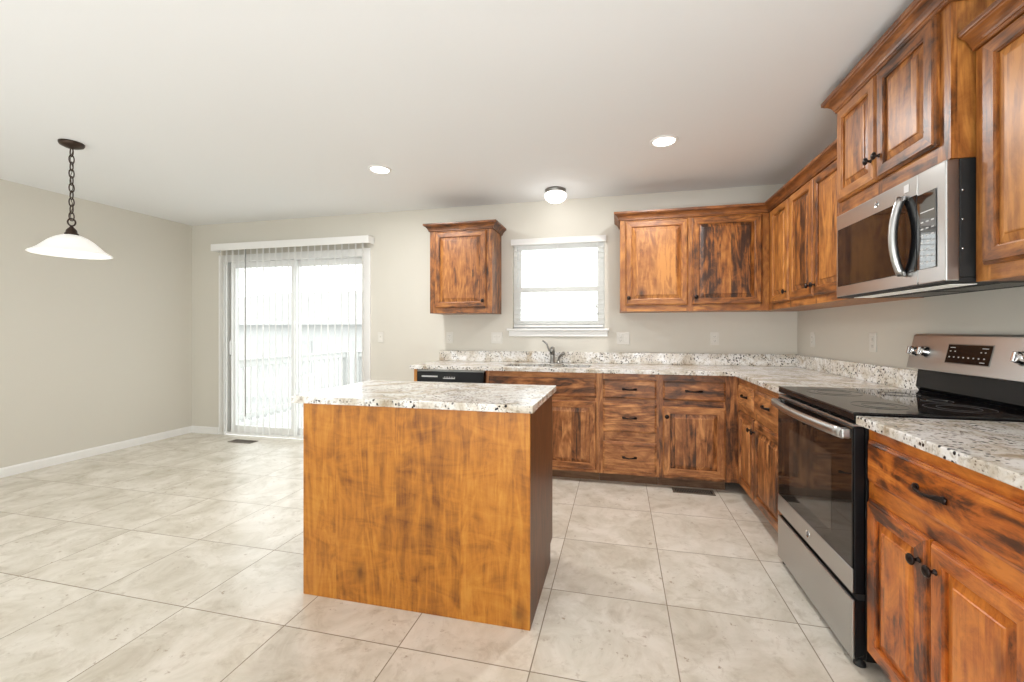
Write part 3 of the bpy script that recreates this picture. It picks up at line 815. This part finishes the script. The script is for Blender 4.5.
# backguard
MB().prism([(0.625, 0.9265), (0.612, 0.945), (0.622, 1.035), (0.657, 1.035), (0.657, 0.9265)], 'x', 0.004, rw_-0.004).build('riser', BLACK, rg)
pf0, pf1 = (0.572, 1.036), (0.607, 1.200)      # slanted face bottom / top (y, z)
cpn = MB().prism([(0.572, 1.036), (0.607, 1.198), (0.614, 1.205), (0.657, 1.205), (0.657, 1.036)], 'x', 0.0, rw_, bev=0.003).build('control_panel', STEEL, rg)
th = math.atan2(0.607-0.572, 1.198-1.036)
def on_panel(x, h):      # point on the slanted face, h metres above its foot
    return Vector((x, 0.572+h*math.sin(th), 1.036+h*math.cos(th)))
PR = Matrix.Rotation(-th, 4, 'X')
def panel_mat(x, h): return Matrix.Translation(on_panel(x, h)) @ PR
m = MB().box(-0.114, 0.114, -0.003, -0.0004, -0.040, 0.040, 0.0012, mat=panel_mat(0.362, 0.086))
bz = MB().box(-0.118, 0.118, -0.0015, -0.0003, -0.044, 0.044, 0.001, mat=panel_mat(0.362, 0.086))
bz.build('display_bezel', NICKEL, cpn)
dsp = m.build('display', plain('display_glass', (0.008, 0.008, 0.009, 1), 0.08, Specular_IOR_Level=0.2), cpn)
m = MB(); random.seed(3)
for i in range(8):
    m.box(-0.098+i*0.026, -0.091+i*0.026, -0.0036, -0.0031, -0.017, -0.012, mat=panel_mat(0.362, 0.086))
for i in (0, 1, 7, 6.2): m.box(-0.098+i*0.026, -0.091+i*0.026, -0.0036, -0.0031, 0.009, 0.013, mat=panel_mat(0.362, 0.086))
m.box(-0.100, -0.072, -0.0036, -0.0031, 0.026, 0.029, mat=panel_mat(0.362, 0.086)).box(0.068, 0.098, -0.0036, -0.0031, 0.026, 0.029, mat=panel_mat(0.362, 0.086)).box(0.070, 0.094, -0.0036, -0.0031, -0.032, -0.029, mat=panel_mat(0.362, 0.086))
m.build('button_markings', MARK, dsp)
for x in (0.042, 0.112, 0.612, 0.686):
    M = panel_mat(x, 0.086) @ Matrix.Rotation(PI/2, 4, 'X')
    m = MB().lathe([(0, 0), (0.027, 0), (0.027, 0.004), (0.024, 0.007), (0.022, 0.020), (0.0205, 0.024), (0, 0.025)], 24, 0, M)
    m.box(-0.006, 0.006, -0.019, 0.019, 0.022, 0.036, 0.003, 0, 2, M)
    m.build('knob', CHROME, cpn)

# ------------------------------------------------------------------ microwave
mz0, mz1 = 1.392, 1.8105
mw = thing('microwave', 'over-the-range stainless microwave mounted beneath the raised cabinet', 'microwave', (-0.386, YM0-0.0005, mz0), RZ)
mh = mz1-mz0; mwd = MW-0.001
MB().box(0.002, mwd-0.002, 0.041, 0.384, 0.012, mh, 0.002).build('body', BLACKM, mw)
seam = 0.613
# door
md = MB().box(0.0, seam-0.001, 0.0, 0.040, 0.0, mh-0.001, 0.004, seg=2).build('door', STEEL, mw)
MB().box(0.022, seam-0.002, -0.003, -0.0003, 0.052, 0.342, 0.0015).build('door_window', GLASSB, md)
hx = seam-0.075
hpts = []
for i in range(15):
    t_ = i/14
    hpts.append((hx+0.004, -0.012-0.030*math.sin(PI*t_)**0.8, 0.045+0.305*t_))
m = MB().tube(hpts, 0.013, 12, flat=(1.0, 1.15))
m.box(hx-0.010, hx+0.018, -0.016, -0.003, 0.040, 0.062, 0.004).box(hx-0.010, hx+0.018, -0.016, -0.003, 0.335, 0.357, 0.004)
m.build('handle', STEEL, md)
badge(md, 0.355, -0.0003, 0.378, 0.014)
MB().box(0.535, 0.565, -0.0012, -0.0003, 0.368, 0.398, 0.0003).build('label_sticker', plain('sticker', (0.75, 0.75, 0.75, 1), 0.5), md)
# control panel
mc = MB().box(seam+0.001, mwd, 0.0, 0.040, 0.0, mh-0.001, 0.004, seg=2).build('control_panel', STEEL, mw)
MB().box(seam+0.002, mwd-0.042, -0.003, -0.0003, 0.055, 0.335, 0.0015).build('keypad_glass', KEYG, mc)
m = MB()
for r_ in range(7):
    for c_ in range(3):
        m.box(seam+0.022+c_*0.027, seam+0.036+c_*0.027, -0.0035, -0.0031, 0.075+r_*0.025, 0.080+r_*0.025)
m.box(seam+0.02, seam+0.09, -0.0035, -0.0031, 0.262, 0.266)
m.build('button_markings', MARK, mc)
m = MB().box(0.004, mwd-0.004, 0.001, 0.382, -0.006, 0.0115, 0.002).build('bottom_plate', BLACKM, mw)
MB().box(0.06, mwd-0.06, 0.05, 0.13, -0.0085, -0.0062, 0.001).build('lamp_lens', OVENLIGHT, m)
gm = MB()
for k in range(14): gm.box(0.05+k*0.022, 0.062+k*0.022, 0.2, 0.33, -0.0075, -0.0062)
for k in range(14): gm.box(0.40+k*0.022, 0.412+k*0.022, 0.2, 0.33, -0.0075, -0.0062)
gm.build('grease_filters', NICKEL, m)
sc_ = MB()
for z in (0.11, 0.21, 0.31):
    sc_.lathe([(0, 0.0015), (0.003, 0.0012), (0.0035, 0)], 8, 0, Matrix.Translation((mwd-0.0022, 0.05, z)) @ Matrix.Rotation(PI/2, 4, 'Y'))
sc_.build('screws', CHROME, mw)

# ------------------------------------------------------------------ lights
def can_light(x, y, label, watts, group):
    r = thing('recessed_light', label, 'light', (x, y, HC), 0, group)
    MB().lathe([(0.070, -0.004), (0.074, -0.008), (0.086, -0.006), (0.092, -0.0005), (0.068, -0.0005), (0.070, -0.004)], 40).build('trim_ring', WHITE, r)
    MB().lathe([(0.0, -0.0045), (0.05, -0.004), (0.0695, -0.002), (0.0695, -0.0006), (0, -0.0006)], 40).build('lens', LED, r)
    lamp('recessed_light_beam', 'AREA', (x, y, HC-0.012), watts, shape='DISK', size=0.13)
G = 'recessed ceiling lights'
can_light(-3.301, -1.083, 'lit recessed ceiling light left of the dome light', CAN_WATTS, G)
can_light(-1.191, -1.10, 'lit recessed ceiling light nearest the right wall cabinets', CAN_WATTS, G)
dl = thing('dome_light', 'small round flush dome light on the ceiling above the window', 'light', (-2.035, -0.30, HC))
MB().lathe([(0, -0.0005), (0.092, -0.0005), (0.094, -0.006), (0.090, -0.026), (0.082, -0.030), (0, -0.030)], 36).build('base', NICKEL, dl)
MB().lathe([(0.082, -0.0305), (0.096, -0.040), (0.099, -0.060), (0.088, -0.086), (0.060, -0.106), (0.025, -0.116), (0, -0.117)], 36).build('glass_dome', DOMEG, dl)
lamp('dome_light_bulb', 'POINT', (-2.035, -0.30, HC-0.155), DOME_WATTS, shadow_soft_size=0.05)

# pendant
px, py = -5.055, -1.975
pn = thing('pendant_light', 'white glass bowl pendant on a dark bronze chain near the left wall', 'light', (px, py, HC))
MB().lathe([(0, -0.0005), (0.064, -0.0005), (0.064, -0.010), (0.058, -0.022), (0.034, -0.034), (0.012, -0.040), (0, -0.041)], 32).build('canopy', BRONZEL, pn)
m = MB(); ztop, zbot = -0.040, -0.518; nl = 10; pitch = (ztop-zbot)/nl
for i in range(nl):
    zc = ztop-(i+0.5)*pitch; h = pitch*0.5+0.006; w = 0.0135
    pts = []
    for k in range(20):
        a = 2*PI*k/20
        u, v = w*math.cos(a), h*math.sin(a)
        pts.append((u, 0, zc+v) if i % 2 == 0 else (0, u, zc+v))
    m.tube(pts, 0.0034, 6, closed=True)
m.tube([(0.004*math.sin(t), 0.006*math.cos(t), ztop+(zbot-ztop)*t/24.0) for t in [i*0.5 for i in range(49)]], 0.0018, 5)
m.build('chain', BRONZEL, pn)
MB().tube([(0.018*math.cos(a*PI/14)*0.5, 0.018*math.cos(a*PI/14)*0.87, -0.533+0.024*math.sin(a*PI/14)) for a in range(28)], 0.0048, 8, closed=True).build('loop', BRONZEL, pn)
MB().lathe([(0, -0.556), (0.008, -0.557), (0.011, -0.567), (0.020, -0.577), (0.027, -0.588), (0.029, -0.604), (0.035, -0.609), (0.035, -0.618), (0, -0.618)], 28).build('socket_cap', BRONZEL, pn)
prof = [(0.030, -0.6285), (0.050, -0.632), (0.080, -0.645), (0.110, -0.664), (0.136, -0.687), (0.158, -0.707), (0.180, -0.722), (0.197, -0.730), (0.202, -0.735),
        (0.200, -0.739), (0.192, -0.737), (0.172, -0.727), (0.150, -0.711), (0.128, -0.690), (0.104, -0.669), (0.076, -0.651), (0.048, -0.639), (0.028, -0.635)]
MB().lathe([(r, -0.750+(z+0.738)*1.2) for r, z in prof], 48).build('lamp_shade', SHADE, pn)
MB().lathe([(0, -0.700), (0.012, -0.698), (0.022, -0.688), (0.026, -0.674), (0.022, -0.660), (0.013, -0.648), (0.012, -0.626), (0, -0.626)], 20).build('bulb', LED, pn)
lamp('pendant_bulb_light', 'POINT', (px, py, HC-0.745), PENDANT_WATTS, shadow_soft_size=0.05)

# ------------------------------------------------------------------ outlets, switches, registers
def plate(label, loc, rz, kinds, cat):
    r = thing({'outlet': 'wall_outlet', 'switch': 'light_switch'}[cat], label, cat, loc, rz, {'outlet': 'wall outlets', 'switch': 'light switches'}[cat])
    n = len(kinds); w = 0.07+0.046*(n-1)
    MB().box(-w/2, w/2, -0.006, -0.0005, -0.057, 0.057, 0.002, seg=2).build('cover_plate', PLATE, r)
    for i, k in enumerate(kinds):
        cx = (i-(n-1)/2)*0.046
        if k == 'o':
            for z in (-0.0195, 0.0195):
                o = MB().box(cx-0.0165, cx+0.0165, -0.0082, -0.0062, z-0.014, z+0.014, 0.003).build('receptacle', DEVICE, r)
                MB().box(cx-0.008, cx-0.0055, -0.0086, -0.0083, z-0.004, z+0.006).box(cx+0.0055, cx+0.008, -0.0086, -0.0083, z-0.004, z+0.006).box(cx-0.002, cx+0.002, -0.0086, -0.0083, z-0.010, z-0.006).build('slots', SLOT, o)
        else:
            MB().box(cx-0.0165, cx+0.0165, -0.0075, -0.0062, -0.033, 0.033, 0.0006).box(cx-0.005, cx+0.005, -0.016, -0.0076, 0.0, 0.014, 0.002).build('toggle', DEVICE, r)
    return r
ZO = 1.15
plate('pale single light switch on the back wall beside the sliding door', (-3.953, 0, ZO), 0, 's', 'switch')
plate('faint single wall outlet beneath the lone wall cabinet', (-3.17, 0, ZO), 0, 'o', 'outlet')
plate('pale double switch plate left of the window sill', (-2.667, 0, ZO), 0, 'ss', 'switch')
plate('double plate with outlet and switch right of the window sill', (-1.446, 0, ZO), 0, 'os', 'outlet')
plate('single white outlet on the back wall nearest the corner', (-0.655, 0, ZO), 0, 'o', 'outlet')
plate('outlet on the right wall just beside the corner', (0, -0.30, ZO), RZ, 'o', 'outlet')
plate('outlet on the right wall beside the stove control panel', (0, -1.11, ZO), RZ, 'o', 'outlet')

def register(label, x0, x1, y0, y1):
    cx, cy = (x0+x1)/2, (y0+y1)/2
    r = thing('floor_register', label, 'vent', (cx, cy, 0), 0, 'floor registers')
    hx, hy = (x1-x0)/2, (y1-y0)/2
    m = MB().box(-hx, hx, -hy, -hy+0.014, 0.0005, 0.006, 0.001).box(-hx, hx, hy-0.014, hy, 0.0005, 0.006, 0.001)
    m.box(-hx, -hx+0.014, -hy+0.014, hy-0.014, 0.0005, 0.006, 0.001).box(hx-0.014, hx, -hy+0.014, hy-0.014, 0.0005, 0.006, 0.001)
    m.build('frame', REG, r)
    MB().box(-hx+0.014, hx-0.014, -hy+0.014, hy-0.014, 0.0005, 0.0015).build('damper', BLACKM, r)
    n = int((2*hx-0.03)/0.012); m = MB()
    for i in range(n):
        u = -hx+0.016+i*0.012
        m.box(u, u+0.005, -hy+0.014, hy-0.014, 0.0018, 0.005)
    m.build('louvers', REG, r)
register('brown floor register in the tile before the sliding door', -5.66, -5.36, -0.27, -0.16)
register('dark floor register in the tile beneath the corner base cabinet', -1.085, -0.785, -0.685, -0.585)

# ------------------------------------------------------------------ outdoors
struct('lawn', MB().box(-60, 40, 0.4, 80, -1.45, -1.35), EXT_LAWN)
dk = MB()
for i in range(22): dk.box(-6.75, -2.9, 0.16+i*0.145, 0.16+i*0.145+0.138, -0.13, -0.10)
dk.box(-6.75, -2.9, 0.16, 3.35, -0.32, -0.131).box(-6.7, -6.55, 3.1, 3.25, -1.36, -0.3).box(-3.1, -2.95, 3.1, 3.25, -1.36, -0.3)
d = struct('deck_floor', dk, EXT_DECK)
def railing(label, a, b, z0=-0.10, h=0.93):
    A, B = Vector(a), Vector(b); L = (B-A).length; ang = math.atan2(B.y-A.y, B.x-A.x)
    r = thing('deck_railing', label, 'railing', (A.x, A.y, z0), ang, 'deck railings')
    MB().box(0, L, -0.045, 0.045, h-0.03, h, 0.003).build('top_rail', EXT_RAIL, r)
    MB().box(0, L, -0.02, 0.02, h-0.12, h-0.032, 0.003).build('upper_rail', EXT_RAIL, r)
    MB().box(0, L, -0.02, 0.02, 0.08, 0.16, 0.003).build('lower_rail', EXT_RAIL, r)
    for x in (0.045, L-0.045): MB().box(x-0.045, x+0.045, -0.0449, 0.0449, 0.0005, h-0.0305).build('post', EXT_RAIL, r)
    n = int(L/0.125)
    for i in range(1, n):
        x = i*L/n
        MB().box(x-0.018, x+0.018, 0.0205, 0.055, 0.03, h-0.035).build('baluster', EXT_RAIL, r)
railing('pale wooden deck railing along the left side of the deck', (-6.62, 0.35), (-6.62, 3.2))
railing('pale wooden deck railing along the far side of the deck', (-6.5, 3.25), (-3.0, 3.25))
hs = thing('neighbor_house', 'pale neighbouring house with shingled roof seen through the sliding door', 'house', (-14.5, 12.0, -1.35))
MB().box(-8.5, 6.5, -2.5, 5, 0, 2.95).build('wall', EXT_SIDING, hs)
t = bmesh.new(); zz = 2.95; o_ = 0.45
A = [t.verts.new(p) for p in ((-8.5-o_, -2.5-o_, zz), (6.5+o_, -2.5-o_, zz), (6.5+o_, 5+o_, zz), (-8.5-o_, 5+o_, zz))]
Rg = [t.verts.new(p) for p in ((-3.2, 1.25, zz+1.45), (1.2, 1.25, zz+1.45))]
for q in ((A[0], A[1], Rg[1], Rg[0]), (A[1], A[2], Rg[1]), (A[2], A[3], Rg[0], Rg[1]), (A[3], A[0], Rg[0])): t.faces.new(q)
t.faces.new(A[::-1])
m = MB(); m._add(t, 0); m.build('roof', EXT_ROOF, hs)
MB().box(-8.5-o_, 6.5+o_, -2.5-o_-0.03, -2.5-o_-0.001, zz-0.16, zz+0.02).build('gutter', EXT_TRIM, hs)
for x in (-0.6, 1.0, 3.6):
    f = MB().box(x, x+0.9, -2.54, -2.501, 1.0, 2.2).build('window', EXT_TRIM, hs)
    MB().box(x+0.07, x+0.83, -2.545, -2.5405, 1.07, 1.57).box(x+0.07, x+0.83, -2.545, -2.5405, 1.63, 2.13).build('pane', EXT_WIN, f)
